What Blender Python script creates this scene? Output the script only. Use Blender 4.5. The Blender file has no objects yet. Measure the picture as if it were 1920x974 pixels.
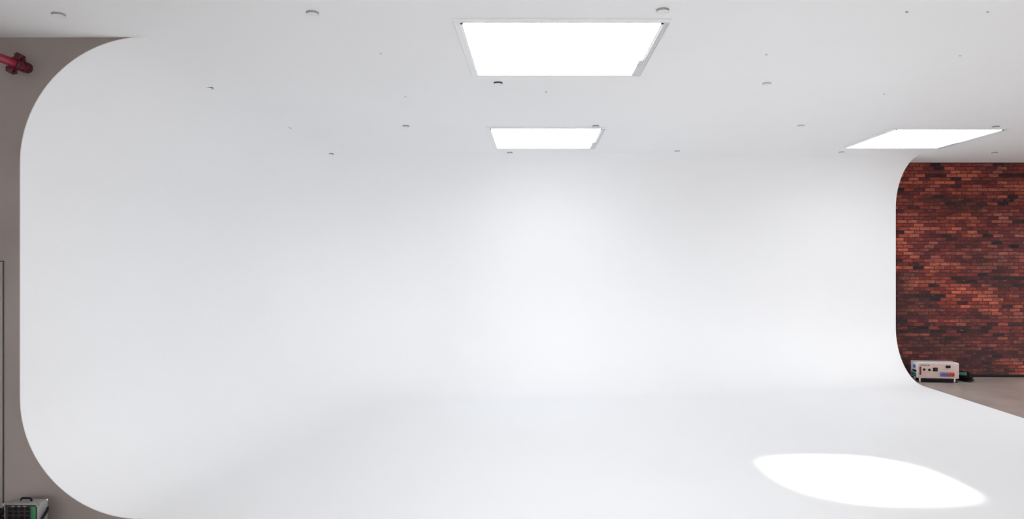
import bpy, bmesh, math, random
from mathutils import Vector, Matrix, Euler
from mathutils.bvhtree import BVHTree
random.seed(7)
PI = math.pi
S = bpy.context.scene
C = S.collection

# ------------------------------------------------------------------ dimensions (metres)
F = 1290.0                      # focal length in pixels of the 1920 px frame
VX, VY = 1005.0, 492.0          # vanishing point of the room's depth direction
HC = 2.05                       # camera height
H = 3.85                        # ceiling height
YG = 5.50                       # grey wall, front end of the cove
YB = 12.24                      # back wall of the cove
YBR = 12.42                     # brick wall
XL = -4.12                      # left wall of the cove
XR = 6.40                       # right end of the cove
YF = -7.0                       # open front of the studio, far behind the camera
XLW, XRW = -8.0, 10.6           # side walls of the studio
FZ = -0.02                      # concrete floor, the painted cove floor lies 2 cm above it

def pt(px, py, d):
    return Vector(((px - VX) / F * d, d, HC + (VY - py) / F * d))

# ------------------------------------------------------------------ materials
def mat(name, col, rough=0.6, metal=0.0, var=0.0, scale=6.0, bump=0.0, bscale=60.0, spec=None):
    m = bpy.data.materials.new(name); m.use_nodes = True
    nt = m.node_tree; b = nt.nodes['Principled BSDF']
    b.inputs['Roughness'].default_value = rough
    b.inputs['Metallic'].default_value = metal
    if spec is not None: b.inputs['Specular IOR Level'].default_value = spec
    tc = nt.nodes.new('ShaderNodeTexCoord')
    n = nt.nodes.new('ShaderNodeTexNoise'); n.inputs['Scale'].default_value = scale
    n.inputs['Detail'].default_value = 4
    nt.links.new(tc.outputs['Object'], n.inputs['Vector'])
    r = nt.nodes.new('ShaderNodeValToRGB')
    r.color_ramp.elements[0].position = .3; r.color_ramp.elements[1].position = .7
    r.color_ramp.elements[0].color = (*[c * (1 - var) for c in col], 1)
    r.color_ramp.elements[1].color = (*[min(1, c * (1 + var)) for c in col], 1)
    nt.links.new(n.outputs['Fac'], r.inputs['Fac'])
    nt.links.new(r.outputs['Color'], b.inputs['Base Color'])
    if bump:
        n2 = nt.nodes.new('ShaderNodeTexNoise'); n2.inputs['Scale'].default_value = bscale
        nt.links.new(tc.outputs['Object'], n2.inputs['Vector'])
        bp = nt.nodes.new('ShaderNodeBump'); bp.inputs['Strength'].default_value = bump
        bp.inputs['Distance'].default_value = .01
        nt.links.new(n2.outputs['Fac'], bp.inputs['Height'])
        nt.links.new(bp.outputs['Normal'], b.inputs['Normal'])
    return m

def emit_mat(name, col, strength):
    m = bpy.data.materials.new(name); m.use_nodes = True
    nt = m.node_tree; nt.nodes.clear()
    o = nt.nodes.new('ShaderNodeOutputMaterial'); e = nt.nodes.new('ShaderNodeEmission')
    e.inputs['Color'].default_value = (*col, 1); e.inputs['Strength'].default_value = strength
    nt.links.new(e.outputs[0], o.inputs['Surface'])
    return m

def brick_mat():
    m = bpy.data.materials.new('old_brick'); m.use_nodes = True
    nt = m.node_tree; L = nt.links.new; b = nt.nodes['Principled BSDF']
    N = lambda t: nt.nodes.new(t)
    def math_(op, a, c=None):
        n = N('ShaderNodeMath'); n.operation = op
        for i, v in enumerate((a, c)):
            if v is None: continue
            if isinstance(v, (int, float)): n.inputs[i].default_value = v
            else: L(v, n.inputs[i])
        return n.outputs[0]
    def noise(vec, scale, detail=3, rough=.5):
        n = N('ShaderNodeTexNoise'); n.inputs['Scale'].default_value = scale
        n.inputs['Detail'].default_value = detail; n.inputs['Roughness'].default_value = rough
        L(vec, n.inputs['Vector']); return n.outputs['Fac']
    def ramp(fac, stops, interp='LINEAR'):
        r = N('ShaderNodeValToRGB'); r.color_ramp.interpolation = interp
        e = r.color_ramp.elements
        while len(e) < len(stops): e.new(.5)
        for i, (p, c) in enumerate(stops):
            e[i].position = p; e[i].color = (*c, 1)
        L(fac, r.inputs['Fac']); return r.outputs['Color']
    def mix(fac, a, c, mode='MIX'):
        n = N('ShaderNodeMix'); n.data_type = 'RGBA'; n.blend_type = mode
        for s, v in ((0, fac), (6, a), (7, c)):
            if isinstance(v, (int, float)): n.inputs[s].default_value = v
            elif isinstance(v, tuple): n.inputs[s].default_value = (*v, 1)
            else: L(v, n.inputs[s])
        return n.outputs[2]
    def comb(x, y, z=0):
        n = N('ShaderNodeCombineXYZ')
        for i, v in enumerate((x, y, z)):
            if isinstance(v, (int, float)): n.inputs[i].default_value = v
            else: L(v, n.inputs[i])
        return n.outputs[0]
    tc = N('ShaderNodeTexCoord'); sp = N('ShaderNodeSeparateXYZ'); L(tc.outputs['Object'], sp.inputs[0])
    x, z = sp.outputs['X'], sp.outputs['Z']
    BW, RH = .19, .064
    row = math_('FLOOR', math_('DIVIDE', z, RH))
    par = math_('MULTIPLY', math_('MODULO', row, 2.0), .5)
    wr = N('ShaderNodeTexWhiteNoise'); wr.noise_dimensions = '1D'; L(row, wr.inputs['W'])
    u = math_('ADD', math_('ADD', math_('DIVIDE', x, BW), par), math_('MULTIPLY', wr.outputs['Value'], .25))
    colm = math_('FLOOR', u)
    wn = N('ShaderNodeTexWhiteNoise'); wn.noise_dimensions = '2D'; L(comb(colm, row), wn.inputs['Vector'])
    rnd = wn.outputs['Value']
    # joints
    fu = math_('SUBTRACT', u, colm); fv = math_('SUBTRACT', math_('DIVIDE', z, RH), row)
    du = math_('MULTIPLY', math_('MINIMUM', fu, math_('SUBTRACT', 1.0, fu)), BW)
    dv = math_('MULTIPLY', math_('MINIMUM', fv, math_('SUBTRACT', 1.0, fv)), RH)
    dd = math_('MINIMUM', du, dv)
    jn = noise(comb(x, z), 30, 3)
    joint = math_('LESS_THAN', dd, math_('MULTIPLY', jn, .016))
    # clusters of burnt bricks, brick by brick
    cl = noise(comb(math_('MULTIPLY', colm, .20), math_('MULTIPLY', row, .15)), 1.35, 3)
    v = math_('ADD', math_('MULTIPLY', cl, 1.05), math_('MULTIPLY', rnd, .46))
    col = ramp(v, [(.40, (.024, .013, .017)), (.52, (.045, .018, .019)), (.60, (.135, .027, .025)),
                   (.80, (.235, .046, .033)), (.97, (.42, .115, .072))])
    hue = ramp(noise(comb(x, z), .55, 3), [(.35, (.80, .90, 1.1)), (.65, (1.25, .98, .80))])
    col = mix(1.0, col, hue, 'MULTIPLY')
    fine = ramp(noise(comb(math_('MULTIPLY', x, 9), math_('MULTIPLY', z, 34)), 1.0, 5, .65), [(.3, (.50, .50, .50)), (.72, (1.55, 1.55, 1.55))])
    col = mix(1.0, col, fine, 'MULTIPLY')
    # soot: long ragged stains, stronger low on the wall
    st = noise(comb(math_('MULTIPLY', x, .75), math_('MULTIPLY', z, 1.5), 3.7), 1.15, 5, .62)
    low = math_('MULTIPLY', math_('SUBTRACT', 1.0, math_('MINIMUM', math_('DIVIDE', math_('MAXIMUM', z, 0.0), 2.0), 1.0)), .17)
    sf = ramp(math_('ADD', st, low), [(.49, (0, 0, 0)), (.66, (1, 1, 1))])
    col = mix(math_('MULTIPLY', sf, .80), col, (.030, .017, .019))
    # chipped pale flecks
    fl = noise(comb(math_('MULTIPLY', x, 7), math_('MULTIPLY', z, 30), 9.1), 1.0, 4, .6)
    ff = ramp(fl, [(.60, (0, 0, 0)), (.70, (1, 1, 1))])
    col = mix(math_('MULTIPLY', ff, .55), col, (.36, .15, .10))
    col = mix(math_('MULTIPLY', joint, .8), col, (.040, .021, .021))
    L(col, b.inputs['Base Color'])
    b.inputs['Roughness'].default_value = .55; b.inputs['Specular IOR Level'].default_value = .15
    bp = N('ShaderNodeBump'); bp.inputs['Strength'].default_value = .5; bp.inputs['Distance'].default_value = .006
    L(math_('ADD', math_('SUBTRACT', 1.0, joint), math_('MULTIPLY', fl, .6)), bp.inputs['Height'])
    L(bp.outputs['Normal'], b.inputs['Normal'])
    return m

M = dict(
    white=mat('cove_paint', (.92, .92, .922), .62, var=.006, scale=.7, spec=.25),
    ceil=mat('ceiling_paint', (.84, .84, .84), .7, var=.006, scale=.9, spec=.2),
    grey=mat('grey_render', (.30, .258, .242), .75, var=.09, scale=1.6, bump=.12, bscale=30),
    concrete=mat('concrete', (.40, .33, .292), .32, var=.20, scale=1.4, bump=.05, bscale=18),
    brick=brick_mat(),
    side=mat('side_wall_paint', (.70, .70, .70), .7, var=.01),
    panel=emit_mat('daylight_pane', (.89, .94, 1.0), 8.3),
    frame=mat('white_frame', (.90, .90, .90), .45, var=.01),
    rail=mat('grey_rail', (.66, .66, .67), .4, var=.02),
    screw=mat('black_screw', (.01, .01, .012), .4),
    trimlight=mat('pale_grey_trim', (.34, .34, .34), .5),
    trimpale=mat('off_white_trim', (.55, .55, .55), .5),
    trimdark=mat('dark_grey_trim', (.04, .04, .042), .5, spec=.2),
    lens=mat('white_lens', (.84, .84, .84), .35),
    red=mat('red_pipe_paint', (.27, .012, .040), .22, var=.08, scale=20),
    darkred=mat('dark_red_paint', (.075, .004, .010), .35, var=.1, scale=25),
    silver=mat('brushed_silver', (.30, .29, .28), .45, .3, var=.06, scale=30),
    glint=mat('corner_glint', (.8, .8, .78), .15, .9),
    black=mat('black_plastic', (.009, .008, .010), .6, spec=.12),
    darkpanel=mat('charcoal_panel', (.036, .030, .032), .5, var=.05, spec=.2),
    green=mat('green_module', (.02, .17, .05), .35, var=.1),
    beige=mat('beige_panel', (.52, .385, .335), .5, var=.03, scale=12),
    offwhite=mat('off_white_steel', (.74, .72, .73), .4, var=.02),
    blue=mat('blue_breaker', (.12, .15, .42), .35),
    redb=mat('red_breaker', (.45, .04, .04), .35),
    teal=mat('teal_plastic', (.045, .15, .125), .4),
    seam=mat('seam_shadow_gap', (.07, .06, .056), .8),
)

# ------------------------------------------------------------------ helpers
def obj(name, bm, m, parent=None, smooth=True, loc=None):
    bmesh.ops.recalc_face_normals(bm, faces=bm.faces)
    me = bpy.data.meshes.new(name); bm.to_mesh(me); bm.free()
    me.materials.append(m)
    if smooth:
        me.set_sharp_from_angle(angle=math.radians(35))
        for p in me.polygons: p.use_smooth = True
    o = bpy.data.objects.new(name, me); C.objects.link(o)
    if parent: o.parent = parent
    if loc is not None: o.location = loc
    return o

def tag(o, label, cat, group=None):
    o['label'] = label; o['category'] = cat
    if group: o['group'] = group
    return o

def thing(name, label, cat, loc=(0, 0, 0), rotz=0.0, group=None):
    o = bpy.data.objects.new(name, None); C.objects.link(o)
    o.empty_display_size = .1
    o.location = loc; o.rotation_euler = (0, 0, rotz)
    return tag(o, label, cat, group)

def struct(name, bm, m, smooth=False):
    o = obj(name, bm, m, smooth=smooth); o['kind'] = 'structure'; return o

def add_box(bm, x0, x1, y0, y1, z0, z1, bev=0.0, seg=2):
    t = bmesh.new()
    bmesh.ops.create_cube(t, size=1)
    for v in t.verts:
        v.co = Vector(((x0 + x1) / 2 + v.co.x * (x1 - x0), (y0 + y1) / 2 + v.co.y * (y1 - y0), (z0 + z1) / 2 + v.co.z * (z1 - z0)))
    if bev: bmesh.ops.bevel(t, geom=t.edges[:], offset=bev, segments=seg, affect='EDGES', profile=.5)
    merge(bm, t); return bm

def merge(bm, t, mx=None):
    if mx is not None: bmesh.ops.transform(t, matrix=mx, verts=t.verts)
    me = bpy.data.meshes.new('_tmp'); t.to_mesh(me); t.free()
    bm.from_mesh(me); bpy.data.meshes.remove(me)

def box(*a, **k): return add_box(bmesh.new(), *a, **k)

def add_lathe(bm, prof, mx=None, n=32):
    """prof: list of (radius, height) turned about local z"""
    t = bmesh.new(); rings = []
    for r, z in prof:
        if r < 1e-6: rings.append([t.verts.new((0, 0, z))])
        else: rings.append([t.verts.new((r * math.cos(2 * PI * i / n), r * math.sin(2 * PI * i / n), z)) for i in range(n)])
    for a, b in zip(rings, rings[1:]):
        for i in range(n):
            j = (i + 1) % n
            if len(a) == 1 and len(b) == 1: continue
            if len(a) == 1: t.faces.new((a[0], b[i], b[j]))
            elif len(b) == 1: t.faces.new((a[i], a[j], b[0]))
            else: t.faces.new((a[i], a[j], b[j], b[i]))
    merge(bm, t, mx); return bm

def add_tube(bm, pts, r, n=10, closed=False):
    pts = [Vector(p) for p in pts]; rings = []; k = len(pts)
    up = Vector((0, 0, 1))
    for i, p in enumerate(pts):
        a = pts[(i - 1) % k] if (closed or i) else p
        b = pts[(i + 1) % k] if (closed or i < k - 1) else p
        d = (b - a).normalized()
        s = d.cross(up)
        if s.length < .05: s = d.cross(Vector((1, 0, 0)))
        s.normalize(); q = s.cross(d)
        rings.append([bm.verts.new(p + (s * math.cos(2 * PI * j / n) + q * math.sin(2 * PI * j / n)) * r) for j in range(n)])
    m = k if closed else k - 1
    for i in range(m):
        a, b = rings[i], rings[(i + 1) % k]
        for j in range(n): bm.faces.new((a[j], a[(j + 1) % n], b[(j + 1) % n], b[j]))
    if not closed:
        bm.faces.new(rings[0][::-1]); bm.faces.new(rings[-1])
    return bm

def poly_prism(bm, pts2, y0, y1):
    a = [bm.verts.new((x, y0, z)) for x, z in pts2]; b = [bm.verts.new((x, y1, z)) for x, z in pts2]
    bm.faces.new(a); bm.faces.new(b[::-1])
    for i in range(len(a)):
        j = (i + 1) % len(a); bm.faces.new((a[j], a[i], b[i], b[j]))
    return bm

# ------------------------------------------------------------------ the cove (cyclorama)
RT_L, RB_L = 1.01, 0.965        # top / bottom radius at the left end
RT_R, RB_R = 0.84, 0.90         # at the right end
RC = 2.6                        # plan radius of the back left corner
def plan():
    out = []
    for i in range(17): out.append((Vector((XL, YG + (YB - RC - YG) * i / 16)), Vector((1, 0))))
    for i in range(1, 32):
        a = PI - (PI / 2) * i / 32
        out.append((Vector((XL + RC + RC * math.cos(a), YB - RC + RC * math.sin(a))), Vector((-math.cos(a), -math.sin(a)))))
    for i in range(25): out.append((Vector((XL + RC + (XR - XL - RC) * i / 24, YB)), Vector((0, -1))))
    return out
NA = 28
def profile(t):
    rb = RB_L + (RB_R - RB_L) * t + 1.1 * math.sin(PI * t); rt = RT_L + (RT_R - RT_L) * t
    pr = []
    for i in range(NA + 1):
        a = (PI / 2) * i / NA
        pr.append((rb * (1 - math.sin(a)), rb * (1 - math.cos(a))))
    for i in range(1, 12): pr.append((0, rb + (H - rt - rb) * i / 12))
    for i in range(NA + 1):
        a = (PI / 2) * i / NA
        pr.append((rt * (1 - math.cos(a)), H - rt + rt * math.sin(a) - .0008 * i / NA))
    return pr
bm = bmesh.new(); P = plan(); L_ = [0]
for i in range(1, len(P)): L_.append(L_[-1] + (P[i][0] - P[i - 1][0]).length)
cols = []
for (p, n), l in zip(P, L_):
    cols.append([bm.verts.new((p.x + n.x * s, p.y + n.y * s, z)) for s, z in profile(l / L_[-1])])
for a, b in zip(cols, cols[1:]):
    for j in range(len(a) - 1): bm.faces.new((a[j], b[j], b[j + 1], a[j + 1]))
# flat painted floor in front of the curve
inner = [c[0] for c in cols]
f0 = bm.verts.new((XR, YG, 0)); f1 = bm.verts.new((XR, YF, 0)); f2 = bm.verts.new((XL + RB_L, YF, 0))
bm.faces.new(inner + [f0, f1, f2])
cove_bvh = BVHTree.FromBMesh(bm)
for f in bm.faces: f.normal_update()
cove = bpy.data.meshes.new('wall_cyclorama'); 
bmesh.ops.recalc_face_normals(bm, faces=bm.faces)
# make normals look into the cove
mid = [f for f in bm.faces if len(f.verts) > 10][0]; mid.normal_update()
if mid.normal.z < 0: bmesh.ops.reverse_faces(bm, faces=bm.faces)
bm.to_mesh(cove); bm.free(); cove.materials.append(M['white'])
for p in cove.polygons: p.use_smooth = len(p.vertices) == 4
cove_o = bpy.data.objects.new('wall_cyclorama', cove); C.objects.link(cove_o); cove_o['kind'] = 'structure'
sd = cove_o.modifiers.new('thickness', 'SOLIDIFY'); sd.thickness = .007; sd.offset = -1
es = cove_o.modifiers.new('crisp_rim', 'EDGE_SPLIT'); es.split_angle = math.radians(40)

# ------------------------------------------------------------------ room shell
DY0, DY1, DZ = 6.0, 11.7, 3.1      # opening added in the unseen right wall to let sky light in
struct('floor', box(XLW, XRW, YF, YBR, FZ - .15, FZ), M['concrete'])
struct('wall_brick', box(XR - 1.6, XRW, YBR, YBR + .2, FZ, H), M['brick'])
G = .009
pts = [(XLW, FZ), (XLW, H), (XL + RT_L, H)]
for i in range(1, 41):
    a = PI / 2 + (PI / 2) * i / 40
    pts.append((XL + RT_L + (RT_L + G) * math.cos(a), H - RT_L + (RT_L + G * min(1, i / 6)) * math.sin(a)))
for i in range(41):
    a = PI + (PI / 2) * i / 40
    pts.append((XL + RB_L + (RB_L + G) * math.cos(a), RB_L + (RB_L + G) * math.sin(a)))
pts.append((XL + RB_L, FZ))
struct('wall_front_left', poly_prism(bmesh.new(), pts, YG + .006, YG + .12), M['grey'])
struct('wall_left', box(XLW - .15, XLW, YF, YG + .12, FZ, H), M['side'])
bm = bmesh.new()
add_box(bm, XRW, XRW + .15, YF, DY0, FZ, H); add_box(bm, XRW, XRW + .15, DY1, YBR + .2, FZ, H); add_box(bm, XRW, XRW + .15, DY0, DY1, DZ, H)
struct('wall_right', bm, M['side'])

# ceiling with a round roof opening nearer than the frame shows
HX, HY, HR, HL, HP = 1.125, 3.60, .90, .63, 2.6
def rr(a, q=0.0):               # rounded square outline
    return (HR + q) / (abs(math.cos(a)) ** HP + abs(math.sin(a)) ** HP) ** (1 / HP)
bm = bmesh.new()
x0, x1, y0, y1 = XLW, XRW, YF, YBR + .2
NC = 96
ring = [bm.verts.new((HX + rr(2 * PI * i / NC) * math.cos(2 * PI * i / NC), HY + rr(2 * PI * i / NC) * math.sin(2 * PI * i / NC), H)) for i in range(NC)]
sq = []
for i in range(NC):
    a = 2 * PI * i / NC; c, s = math.cos(a), math.sin(a)
    k = 1.12 / max(abs(c), abs(s)); sq.append(bm.verts.new((HX + c * k, HY + s * k, H)))
for i in range(NC):
    j = (i + 1) % NC; bm.faces.new((ring[i], sq[i], sq[j], ring[j]))
def quad(a, b, c, d): bm.faces.new([bm.verts.new((x, y, H)) for x, y in ((a, c), (b, c), (b, d), (a, d))])
quad(x0, HX - 1.12, y0, y1); quad(HX + 1.12, x1, y0, y1)
quad(HX - 1.12, HX + 1.12, y0, HY - 1.12); quad(HX - 1.12, HX + 1.12, HY + 1.12, y1)
for f in bm.faces:
    f.normal_update()
ce = obj('ceiling', bm, M['white'], smooth=False); ce['kind'] = 'structure'
bm = bmesh.new()
lps = []
for q, z in ((0, H), (0, H + HL), (.06, H + HL), (.06, H + .001)):
    lps.append([bm.verts.new((HX + rr(2 * PI * i / NC, q) * math.cos(2 * PI * i / NC), HY + rr(2 * PI * i / NC, q) * math.sin(2 * PI * i / NC), z)) for i in range(NC)])
for k in range(4):
    p, q = lps[k], lps[(k + 1) % 4]
    for i in range(NC): bm.faces.new((p[i], p[(i + 1) % NC], q[(i + 1) % NC], q[i]))
wn = struct('window_1', bm, M['ceil'], smooth=True)

# door set flush into the grey wall, its edge just inside the picture
def pg(px, py, d): return pt(px, py, d)
dxr = pt(6, 491, YG).x; dzt = pt(6, 491, YG).z
dr = bpy.data.objects.new('door_1', None); C.objects.link(dr); dr['kind'] = 'structure'; dr.location = (dxr - .45, YG, FZ)
obj('door_gap', box(-.465, .4535, -.004, .004, 0, dzt - FZ + .006), M['seam'], dr, smooth=False)
obj('door_leaf', box(-.45, .45, -.010, -.0045, .004, dzt - FZ - .002, bev=.002), M['grey'], dr)

# ------------------------------------------------------------------ skylights
def skylight(label, x0, x1, y0, y1, w=.062):
    cx, cy = (x0 + x1) / 2, (y0 + y1) / 2
    t = thing('skylight', label, 'skylight', (cx, cy, H), 0, 'square skylights in the white ceiling')
    a, b = (x1 - x0) / 2, (y1 - y0) / 2
    zb = -.016
    bm = bmesh.new()
    # one mitred frame: outer lip, face, inner lip
    prof = [(w, -.0005), (w, zb + .004), (w - .004, zb), (.012, zb), (.008, zb + .003), (0, zb + .003), (0, -.0005)]
    loops = []
    for o_, z in prof:
        loops.append([bm.verts.new((sx * (a + o_), sy * (b + o_), z)) for sx, sy in ((-1, -1), (1, -1), (1, 1), (-1, 1))])
    for p, q in zip(loops, loops[1:]):
        for i in range(4):
            j = (i + 1) % 4; bm.faces.new((p[i], p[j], q[j], q[i]))
    obj('frame', bm, M['frame'], t, smooth=False)
    obj('pane', box(-a + .001, a - .001, -b + .001, b - .001, -.007, -.002), M['panel'], t, smooth=False)
    # sliding rail on the right: two ridges and the wider catch at the far end
    bm = bmesh.new()
    for o_ in (.016, .034, .052): add_box(bm, a + o_ - .004, a + o_ + .004, -b - .02, b + .02, zb - .006, zb + .001, bev=.0015)
    rl = obj('slide_rail', bm, M['rail'], t)
    bm = bmesh.new()
    y_s = b * .30
    add_box(bm, a - .030, a + .012, y_s, b, zb - .006, zb + .002, bev=.002)
    for k in range(7): add_box(bm, a - .026, a + .008, y_s + .05 + k * (b - y_s - .1) / 6 - .008, y_s + .05 + k * (b - y_s - .1) / 6 + .008, zb - .010, zb - .005, bev=.002)
    obj('catch', bm, M['rail'], rl)
    for sx in (-1, 1):
        bm = bmesh.new()
        add_lathe(bm, [(0, -.008), (.009, -.008), (.011, -.004), (.011, .0), (0, .0)], Matrix.Translation((sx * (a + .002), -b - .004, zb)), 16)
        obj('screw', bm, M['screw'], t)
    return t
def dceil(py): return (H - HC) * F / (VY - py)
def xc(px, py): return (px - VX) / (VY - py) * (H - HC)
skylight('large square skylight in the ceiling nearest the viewer, with screws at its near corners', xc(866, 40), xc(1241, 40), dceil(40), dceil(138.5))
skylight('square skylight in mid ceiling straight behind the nearest one, above the white back wall', xc(920, 240), xc(1127, 240), dceil(240), dceil(277))
skylight('square skylight at right, in front of the top of the red brick wall', xc(1681, 241.5), xc(1880, 241.5), dceil(241.5), dceil(276.5))

# ------------------------------------------------------------------ ceiling downlights
def surface(px, py):
    o_ = Vector((0, 0, HC)); d = Vector(((px - VX) / F, 1, (VY - py) / F)).normalized()
    h = cove_bvh.ray_cast(o_, d)
    tc = (H - HC) / d.z; pc = o_ + d * tc
    inside = True
    if h[0] is not None and (h[0] - o_).length < tc - .002:
        n = h[1]; 
        if n.dot(d) > 0: n = -n
        return h[0], n
    return pc, Vector((0, 0, -1))
def downlight_proto(trim):
    t = thing('downlight', 'x', 'downlight', group='small round downlights in the ceiling')
    bm = bmesh.new()
    add_lathe(bm, [(.0440, 0), (.0440, -.0150), (.0430, -.0158), (.0425, -.0150), (.0425, 0)], n=36)
    obj('housing', bm, trim, t)
    bm = bmesh.new()
    add_lathe(bm, [(.0424, -.001), (.0424, -.0152), (.0410, -.0165), (.034, -.0165), (.033, -.012), (.033, -.001)], n=36)
    obj('trim_ring', bm, M['frame'], t)
    bm = bmesh.new()
    add_lathe(bm, [(.0335, -.001), (.0335, -.0125), (.02, -.0145), (0, -.0150)], n=36)
    obj('lens', bm, M['lens'], t)
    return t
def dup(root):
    r = root.copy(); C.objects.link(r)
    for ch in list(root.children):
        c = ch.copy(); C.objects.link(c); c.parent = r
    return r
def seat(o, px, py):
    p, n = surface(px, py)
    o.location = p
    o.rotation_euler = Vector((0, 0, -1)).rotation_difference(n).to_euler()
DL = [  # px, py, dark trim?, label
    (110, 26, 0, 'small round downlight at far left of the ceiling, above the red pipe'),
    (586, 23, 0, 'small round downlight in the near row, left of the largest skylight'),
    (1243, 18, 0, 'small round downlight just before the near right corner of the largest skylight'),
    (391, 166, 1, 'dark rimmed round downlight on the top left curve of the white cove'),
    (934, 155, 1, 'dark rimmed round downlight just behind the left far corner of the largest skylight'),
    (1438, 156, 2, 'small pale round downlight alone on the bright ceiling right of the largest skylight'),
    (540, 241, 0, 'small round downlight on the left curve, next behind the dark rimmed one'),
    (761, 236, 0, 'small round downlight left of the middle skylight'),
    (1117, 236, 0, 'small round downlight just before the near right corner of the middle skylight'),
    (1502, 235, 2, 'small round downlight midway between the middle skylight and the right skylight'),
    (1867, 237, 0, 'small round downlight just before the near right corner of the right skylight'),
    (620, 290, 0, 'small round downlight in the farthest row, leftmost, where ceiling curves to back wall'),
    (956, 286, 0, 'small round downlight just behind the far left corner of the middle skylight'),
    (1270, 283, 2, 'small round downlight in the farthest row, right of the middle skylight'),
    (1578, 285, 2, 'small round downlight just beyond the far left corner of the right skylight'),
    (1865, 286, 0, 'small round downlight right above the top edge of the red brick wall'),
]
protos = {}
for px, py, dk, lab in DL:
    if dk not in protos: o = protos[dk] = downlight_proto(M[('trimlight', 'trimdark', 'trimpale')[dk]])
    else: o = dup(protos[dk])
    seat(o, px, py); o['label'] = lab

# tiny capped fixing points between the downlights
FX = [(1700, 22, 'tiny grey cap in the near right part of the ceiling, the darkest of its kind'),
      (1852, 22, 'tiny pale cap at the near right corner of the ceiling'),
      (1800, 104, 'tiny pale cap in the right ceiling between the near corner and the right skylight'),
      (1658, 176, 'tiny pale cap in the ceiling in front of the right skylight'),
      (1024, 172, 'tiny grey cap between the largest skylight and the middle skylight'),
      (714, 100, 'tiny pale cap in the ceiling left of the largest skylight'),
      (1437, 102, 'tiny pale cap just in front of the lone downlight right of the largest skylight'),
      (760, 181, 'tiny pale cap just in front of the downlight left of the middle skylight')]
bm = bmesh.new()
add_lathe(bm, [(0, -.011), (.006, -.011), (.0075, -.009), (.008, -.005), (.013, -.004), (.015, -.0025), (.015, 0), (0, 0)], n=24)
bmesh.ops.scale(bm, vec=(.72, .72, .8), verts=bm.verts)
fx0 = obj('ceiling_cap', bm, M['trimlight'])
pale_me = fx0.data.copy(); pale_me.materials.clear(); pale_me.materials.append(M['trimpale'])
for k, (px, py, lab) in enumerate(FX):
    o = fx0 if k == 0 else fx0.copy()
    if k: C.objects.link(o)
    if k not in (0, 4): o.data = pale_me
    seat(o, px, py); tag(o, lab, 'ceiling cap', 'tiny caps in the white ceiling')

# ------------------------------------------------------------------ red pipe running into the grey wall
pc = pt(52, 128.0, YG)
t = thing('red_pipe', 'glossy red pipe with a bolted coupling entering the grey wall at top left', 'pipe', (pc.x, YG, pc.z))
RXM = Matrix.Rotation(PI / 2, 4, 'X')        # local z -> -y
bm = bmesh.new(); add_lathe(bm, [(0, -.02), (.034, -.02), (.034, 3.4), (.030, 3.41), (0, 3.41)], RXM, 32)
obj('pipe_run', bm, M['red'], t)
bm = bmesh.new(); add_lathe(bm, [(.0335, .0), (.042, .0), (.043, .006), (.043, .058), (.040, .066), (.0335, .066)], RXM, 32)
obj('wall_socket', bm, M['darkred'], t)
yc = -.128
bm = bmesh.new(); add_lathe(bm, [(.0335, .098), (.044, .098), (.049, .104), (.049, .152), (.044, .158), (.0335, .158)], RXM, 32)
cp = obj('coupling', bm, M['darkred'], t)
ang = math.radians(33)
for sgn in (1, -1):
    bm = bmesh.new()
    R = Matrix.Translation((0, yc, 0)) @ Matrix.Rotation(ang, 4, 'Y')
    e = bmesh.new()
    add_box(e, -.022, .022, -.028, .028, .038, .086, bev=.005)
    merge(bm, e, R @ Matrix.Scale(sgn, 4, (0, 0, 1)))
    obj('coupling_ear', bm, M['darkred'], cp)
    bm = bmesh.new(); e = bmesh.new()
    add_lathe(e, [(0, -.044), (.011, -.044), (.013, -.040), (.013, -.030), (.007, -.028), (.007, .028), (.012, .030), (.012, .046), (0, .048)], Matrix.Translation((0, 0, .060)) @ Matrix.Rotation(PI / 2, 4, 'Y'), 6)
    merge(bm, e, R @ Matrix.Scale(sgn, 4, (0, 0, 1)))
    obj('bolt', bm, M['darkred'], cp)

# ------------------------------------------------------------------ power box on the floor at bottom left
bw, bd, bh = .262, .105, .222
px_c = (pt(39.5, 945, 5.26)).x
t = thing('power_box', 'small silver power box with black sockets and a green strip, below the grey wall', 'power box', (px_c, 5.26 + bd / 2, FZ))
bh = HC - (945 - VY) / F * 5.26 - FZ
add = bmesh.new()
add_box(add, -bw / 2, bw / 2, -bd / 2, bd / 2, .012, bh, bev=.006)
obj('case', add, M['silver'], t)
pn = obj('front_panel', box(-bw / 2 + .012, bw / 2 - .008, -bd / 2 - .004, -bd / 2 + .001, .022, bh - .010, bev=.0015), M['darkpanel'], t)
for r in range(4):
    for c_ in range(4):
        x = -.0790 + c_ * .0440; z = bh - .040 - r * .033
        bm = bmesh.new()
        add_box(bm, x - .0165, x + .0165, -bd / 2 - .009, -bd / 2 - .003, z - .0125, z + .0125, bev=.003)
        obj('socket', bm, M['black'], pn)
for c_ in range(3):
    x = -.057 + c_ * .044
    bm = bmesh.new(); add_box(bm, x - .012, x + .012, -bd / 2 - .007, -bd / 2 - .003, bh - .024, bh - .017, bev=.001)
    obj('name_plate', bm, M['silver'], pn)
bm = bmesh.new()
add_box(bm, .0785, .115, -bd / 2 - .008, -bd / 2 - .003, .026, bh - .022, bev=.003)
gs = obj('green_strip', bm, M['green'], pn)
bm = bmesh.new()
hp = [(-.040, 0, bh - .002), (-.040, 0, bh + .014), (-.030, 0, bh + .024), (.030, 0, bh + .024), (.040, 0, bh + .014), (.040, 0, bh - .002)]
add_tube(bm, hp, .0075, 10)
hd = obj('handle', bm, M['black'], t)
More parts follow.
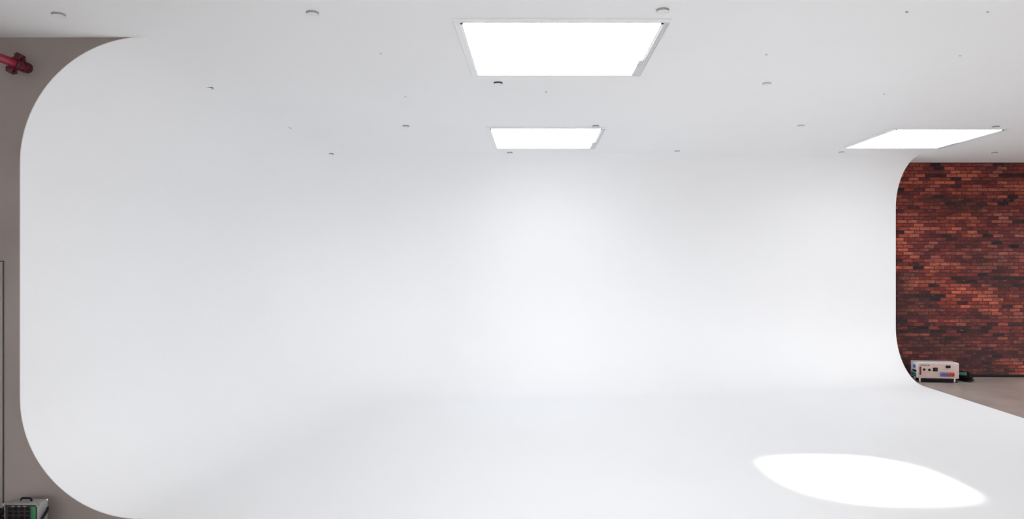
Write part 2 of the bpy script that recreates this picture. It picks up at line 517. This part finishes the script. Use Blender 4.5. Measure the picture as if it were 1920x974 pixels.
for sx in (-1, 1):
    for sy in (-1, 1):
        bm = bmesh.new(); add_box(bm, sx * bw / 2 - .011, sx * bw / 2 + .011 if sx < 0 else bw / 2 + .0025, sy * bd / 2 - .011, sy * bd / 2 + .0025 if sy > 0 else -bd / 2 + .011, bh - .020, bh + .0025, bev=.002)
        obj('corner_guard', bm, M['glint' if (sx > 0 and sy > 0) else 'silver'], t)  # one corner gets a brighter metal to stand for its glint
        bm = bmesh.new(); add_lathe(bm, [(0, 0), (.012, 0), (.014, .006), (.014, .014), (0, .014)], Matrix.Translation((sx * (bw / 2 - .025), sy * (bd / 2 - .025), 0)), 16)
        obj('foot', bm, M['black'], t)
bm = bmesh.new()
sp_ = [(bw / 2 + .006, -bd / 2 + .010, bh - .150), (bw / 2 + .014, -.030, bh - .125), (bw / 2 + .018, -.005, bh - .100), (bw / 2 + .014, .028, bh - .078), (bw / 2 + .004, .046, bh - .066)]
add_tube(bm, sp_, .009, 10)
obj('side_strap', bm, M['black'], t)

# black cable beside it at the very edge
bm = bmesh.new(); q = []
for i in range(60):
    a = i / 59 * 5 * PI
    q.append((-.10 + .085 * math.cos(a), .07 * math.sin(a), .014 + .145 * i / 59))
add_tube(bm, q, .0135, 8)
o = obj('cable_loop', bm, M['black']); o.location = (px_c - bw / 2 - .032, 5.29, FZ); tag(o, 'black looped cable at the bottom left edge beside the silver power box', 'cable')

# ------------------------------------------------------------------ dimmer cabinet by the brick wall
dfr = 11.80
cw, cd, ch, leg = .672, .27, .268, .075
cx = pt(1759.5, 700, dfr).x
ROT = math.radians(-7)
t = thing('distribution_cabinet', 'beige power distribution cabinet on short legs before the red brick wall', 'power cabinet', (cx + .01, dfr + cd / 2, FZ), ROT)
z0, z1 = leg, leg + ch
obj('cabinet_body', box(-cw / 2, cw / 2, -cd / 2, cd / 2, z0, z1, bev=.006), M['offwhite'], t)
fp = obj('front_panel', box(-cw / 2 + .008, cw / 2 - .010, -cd / 2 - .006, -cd / 2 + .001, z0 + .006, z1 - .008, bev=.002), M['beige'], t)
yf = -cd / 2 - .006
def fx(px): return (px - 1759.5) / 75 * cw
def fz(py): return z1 - (py - 680.0) / 29.5 * ch
def plate(name, a, b, c_, d, m, parent, th=.012, bev=.003):
    bm = bmesh.new(); add_box(bm, fx(a), fx(b), yf - th, yf + .001, fz(d), fz(c_), bev=bev); return obj(name, bm, m, parent)
plate('red_strip', 1725.6, 1728.8, 687.5, 703, M['darkred'], fp, .008)
bm = bmesh.new()
for k, (a, b) in enumerate(((1727.5, 1730.5), (1731.2, 1733.2), (1733.9, 1737.6), (1738.3, 1740.2), (1740.9, 1744.2))):
    add_box(bm, fx(a), fx(b), yf - .003, yf + .001, fz(685.4), fz(684.1), bev=.001)
obj('lettering', bm, M['trimdark'], fp)
def sock(a, b, c_, d):
    s_ = plate('socket', a, b, c_, d, M['black'], fp, .010, .006)
    return s_
sock(1732.2, 1736.2, 691, 695.2); sock(1741.4, 1745.6, 691.4, 695.6)
bm = bmesh.new()
for a, b in ((1733, 1737), (1737.8, 1740), (1740.8, 1744.5)): add_box(bm, fx(a), fx(b), yf - .003, yf + .001, fz(698.6), fz(697.8), bev=.001)
obj('socket_caption', bm, M['trimlight'], fp)
s_ = sock(1750, 1758.6, 689.2, 696.2)
bm = bmesh.new(); add_lathe(bm, [(0, .022), (.018, .022), (.022, .018), (.024, 0), (0, 0)], Matrix.Translation((fx(1754.5), yf - .008, fz(692.8))) @ Matrix.Rotation(PI / 2, 4, 'X'), 20)
obj('socket_cap', bm, M['darkpanel'], s_)
sw = plate('switch', 1773.2, 1781.4, 684.6, 689.6, M['black'], fp, .016, .004)
bm = bmesh.new()
for a, b in ((1774.4, 1776.8), (1777.6, 1780.4)): add_box(bm, fx(a), fx(b), yf - .003, yf + .001, fz(692.4), fz(691.7), bev=.001)
obj('switch_caption', bm, M['trimlight'], fp)
for k in range(10):
    a = 1763.0 + k * 2.62
    bm = bmesh.new(); add_box(bm, fx(a), fx(a + (2.1 if k < 5 else 1.6)), yf - .014, yf + .001, fz(705.6), fz(697.6), bev=.003)
    br = obj('breaker', bm, M['blue' if k < 5 else 'redb'], fp)
    bm = bmesh.new(); add_box(bm, fx(a + .4), fx(a + 1.7), yf - .024, yf - .012, fz(702.6), fz(700.2), bev=.002)
    obj('toggle', bm, M['blue' if k < 5 else 'redb'], br)
# left side: round blue emblem and black grip
bm = bmesh.new(); add_box(bm, -cw / 2 - .005, -cw / 2 + .001, -.065, .025, z1 - .105, z1 - .050, bev=.004)
obj('emblem', bm, M['blue'], t)
bm = bmesh.new(); add_box(bm, -cw / 2 - .012, -cw / 2 + .001, -.105, .035, z1 - .168, z1 - .135, bev=.005)
obj('side_grip', bm, M['black'], t)
bm = bmesh.new(); add_box(bm, -cw / 2 - .008, -cw / 2 + .001, -.09, .10, z0 + .012, z0 + .085, bev=.004)
obj('side_plate', bm, M['teal'], t)
for sx in (-1, 1):
    for sy in (-1, 1):
        X, Y = sx * (cw / 2 - .055), sy * (cd / 2 - .035)
        bm = bmesh.new()
        add_box(bm, X - .011, X + .011, Y - .011, Y + .011, .012, leg + .006, bev=.003)
        add_box(bm, X - .022, X + .022, Y - .022, Y + .022, leg - .006, leg + .002, bev=.002)
        lg = obj('leg', bm, M['offwhite'], t)
        bm = bmesh.new(); add_lathe(bm, [(0, -.012), (.020, -.012), (.0235, -.008), (.0235, .008), (.020, .012), (0, .012)], Matrix.Translation((X + .034, Y, .0240)) @ Matrix.Rotation(PI / 2, 4, 'Y'), 20)
        add_box(bm, X + .006, X + .024, Y - .006, Y + .006, .020, .028, bev=.001)
        obj('caster', bm, M['darkpanel'], lg)

obj('under_shade', box(-cw / 2 + .085, cw / 2 - .085, -cd / 2 + .012, cd / 2 - .02, .006, leg + .001, bev=.003), M['black'], t)  # black block between the legs stands in for the shade under the cabinet

# thick black cable coiled in an upright oval heap at the right end of the cabinet
bm = bmesh.new()
ca = pt(1806.5, 707, 12.02).x
q = []; turns = 7
for i in range(turns * 48 + 1):
    a = 2 * PI * i / 48; k = i / 48
    ra = .070 + .024 * math.sin(k * 2.1); rb = .215 + .030 * math.sin(k * 1.7 + 1)
    q.append((ra * math.cos(a) + .030 * (1 - k / turns) - .012, rb * math.sin(a), .019 + .118 * k / turns + .006 * math.sin(3 * a)))
add_tube(bm, q, .0185, 8)
ck = thing('cable_coil', 'heap of thick black coiled cable at the right end of the beige cabinet', 'cable', (ca, 12.06, FZ))
obj('winding', bm, M['black'], ck)
bm = bmesh.new()
n0 = 6 * 48 + 27
add_tube(bm, [Vector(v) + Vector((-.006, -.016, .008)) for v in q[n0:n0 + 7]], .030, 12)
obj('plug_sleeve', bm, M['teal'], ck)
# cable along the foot of the brick wall
bm = bmesh.new(); q = []
for i in range(50):
    u = i / 49
    xs = XR + .05
    q.append((xs + u * (XRW - .1 - xs), YBR - .034 + .004 * math.sin(u * 20), FZ + .0225))
add_tube(bm, q, .0225, 10)
tag(obj('floor_cable', bm, M['black']), 'thick black cable along the foot of the red brick wall', 'cable')

# ------------------------------------------------------------------ light
SKY = 5.3
w = bpy.data.worlds.new('World'); S.world = w; w.use_nodes = True
bg = w.node_tree.nodes['Background']
nt = w.node_tree
tc = nt.nodes.new('ShaderNodeTexCoord'); sx = nt.nodes.new('ShaderNodeSeparateXYZ'); rp = nt.nodes.new('ShaderNodeValToRGB')
nt.links.new(tc.outputs['Generated'], sx.inputs[0])
mp = nt.nodes.new('ShaderNodeMapRange'); mp.inputs['From Min'].default_value = -1
nt.links.new(sx.outputs['Z'], mp.inputs['Value']); nt.links.new(mp.outputs['Result'], rp.inputs['Fac'])
e = rp.color_ramp.elements                      # pale paving below, bright hazy sky above
e[0].position = .47; e[0].color = (.22, .22, .22, 1)
e[1].position = .53; e[1].color = (.97, .97, .985, 1)
nt.links.new(rp.outputs['Color'], bg.inputs['Color'])
bg.inputs['Strength'].default_value = SKY
sun = bpy.data.lights.new('sun', 'SUN'); sun.energy = 17.0; sun.angle = math.radians(3.0); sun.color = (1, .975, .94)
so = bpy.data.objects.new('sun', sun); C.objects.link(so)
sdv = Vector((.555 * .852, .832 * .852, -1))
so.rotation_euler = Vector((0, 0, -1)).rotation_difference(sdv.normalized()).to_euler(); so.location = (HX, HY, 8)

# ------------------------------------------------------------------ camera
cam = bpy.data.cameras.new('camera'); co = bpy.data.objects.new('camera', cam); C.objects.link(co)
co.location = (0, 0, HC); co.rotation_euler = (PI / 2, 0, 0)
cam.sensor_width = 36; cam.lens = F / 1920 * 36
cam.shift_x = -(VX - 960) / 1920; cam.shift_y = (VY - 487) / 1920
cam.clip_start = .05; cam.clip_end = 100
S.camera = co
vs = S.view_settings
vs.view_transform = 'Standard'; vs.look = 'None'; vs.gamma = 1; vs.use_curve_mapping = False; vs.exposure = -0.55
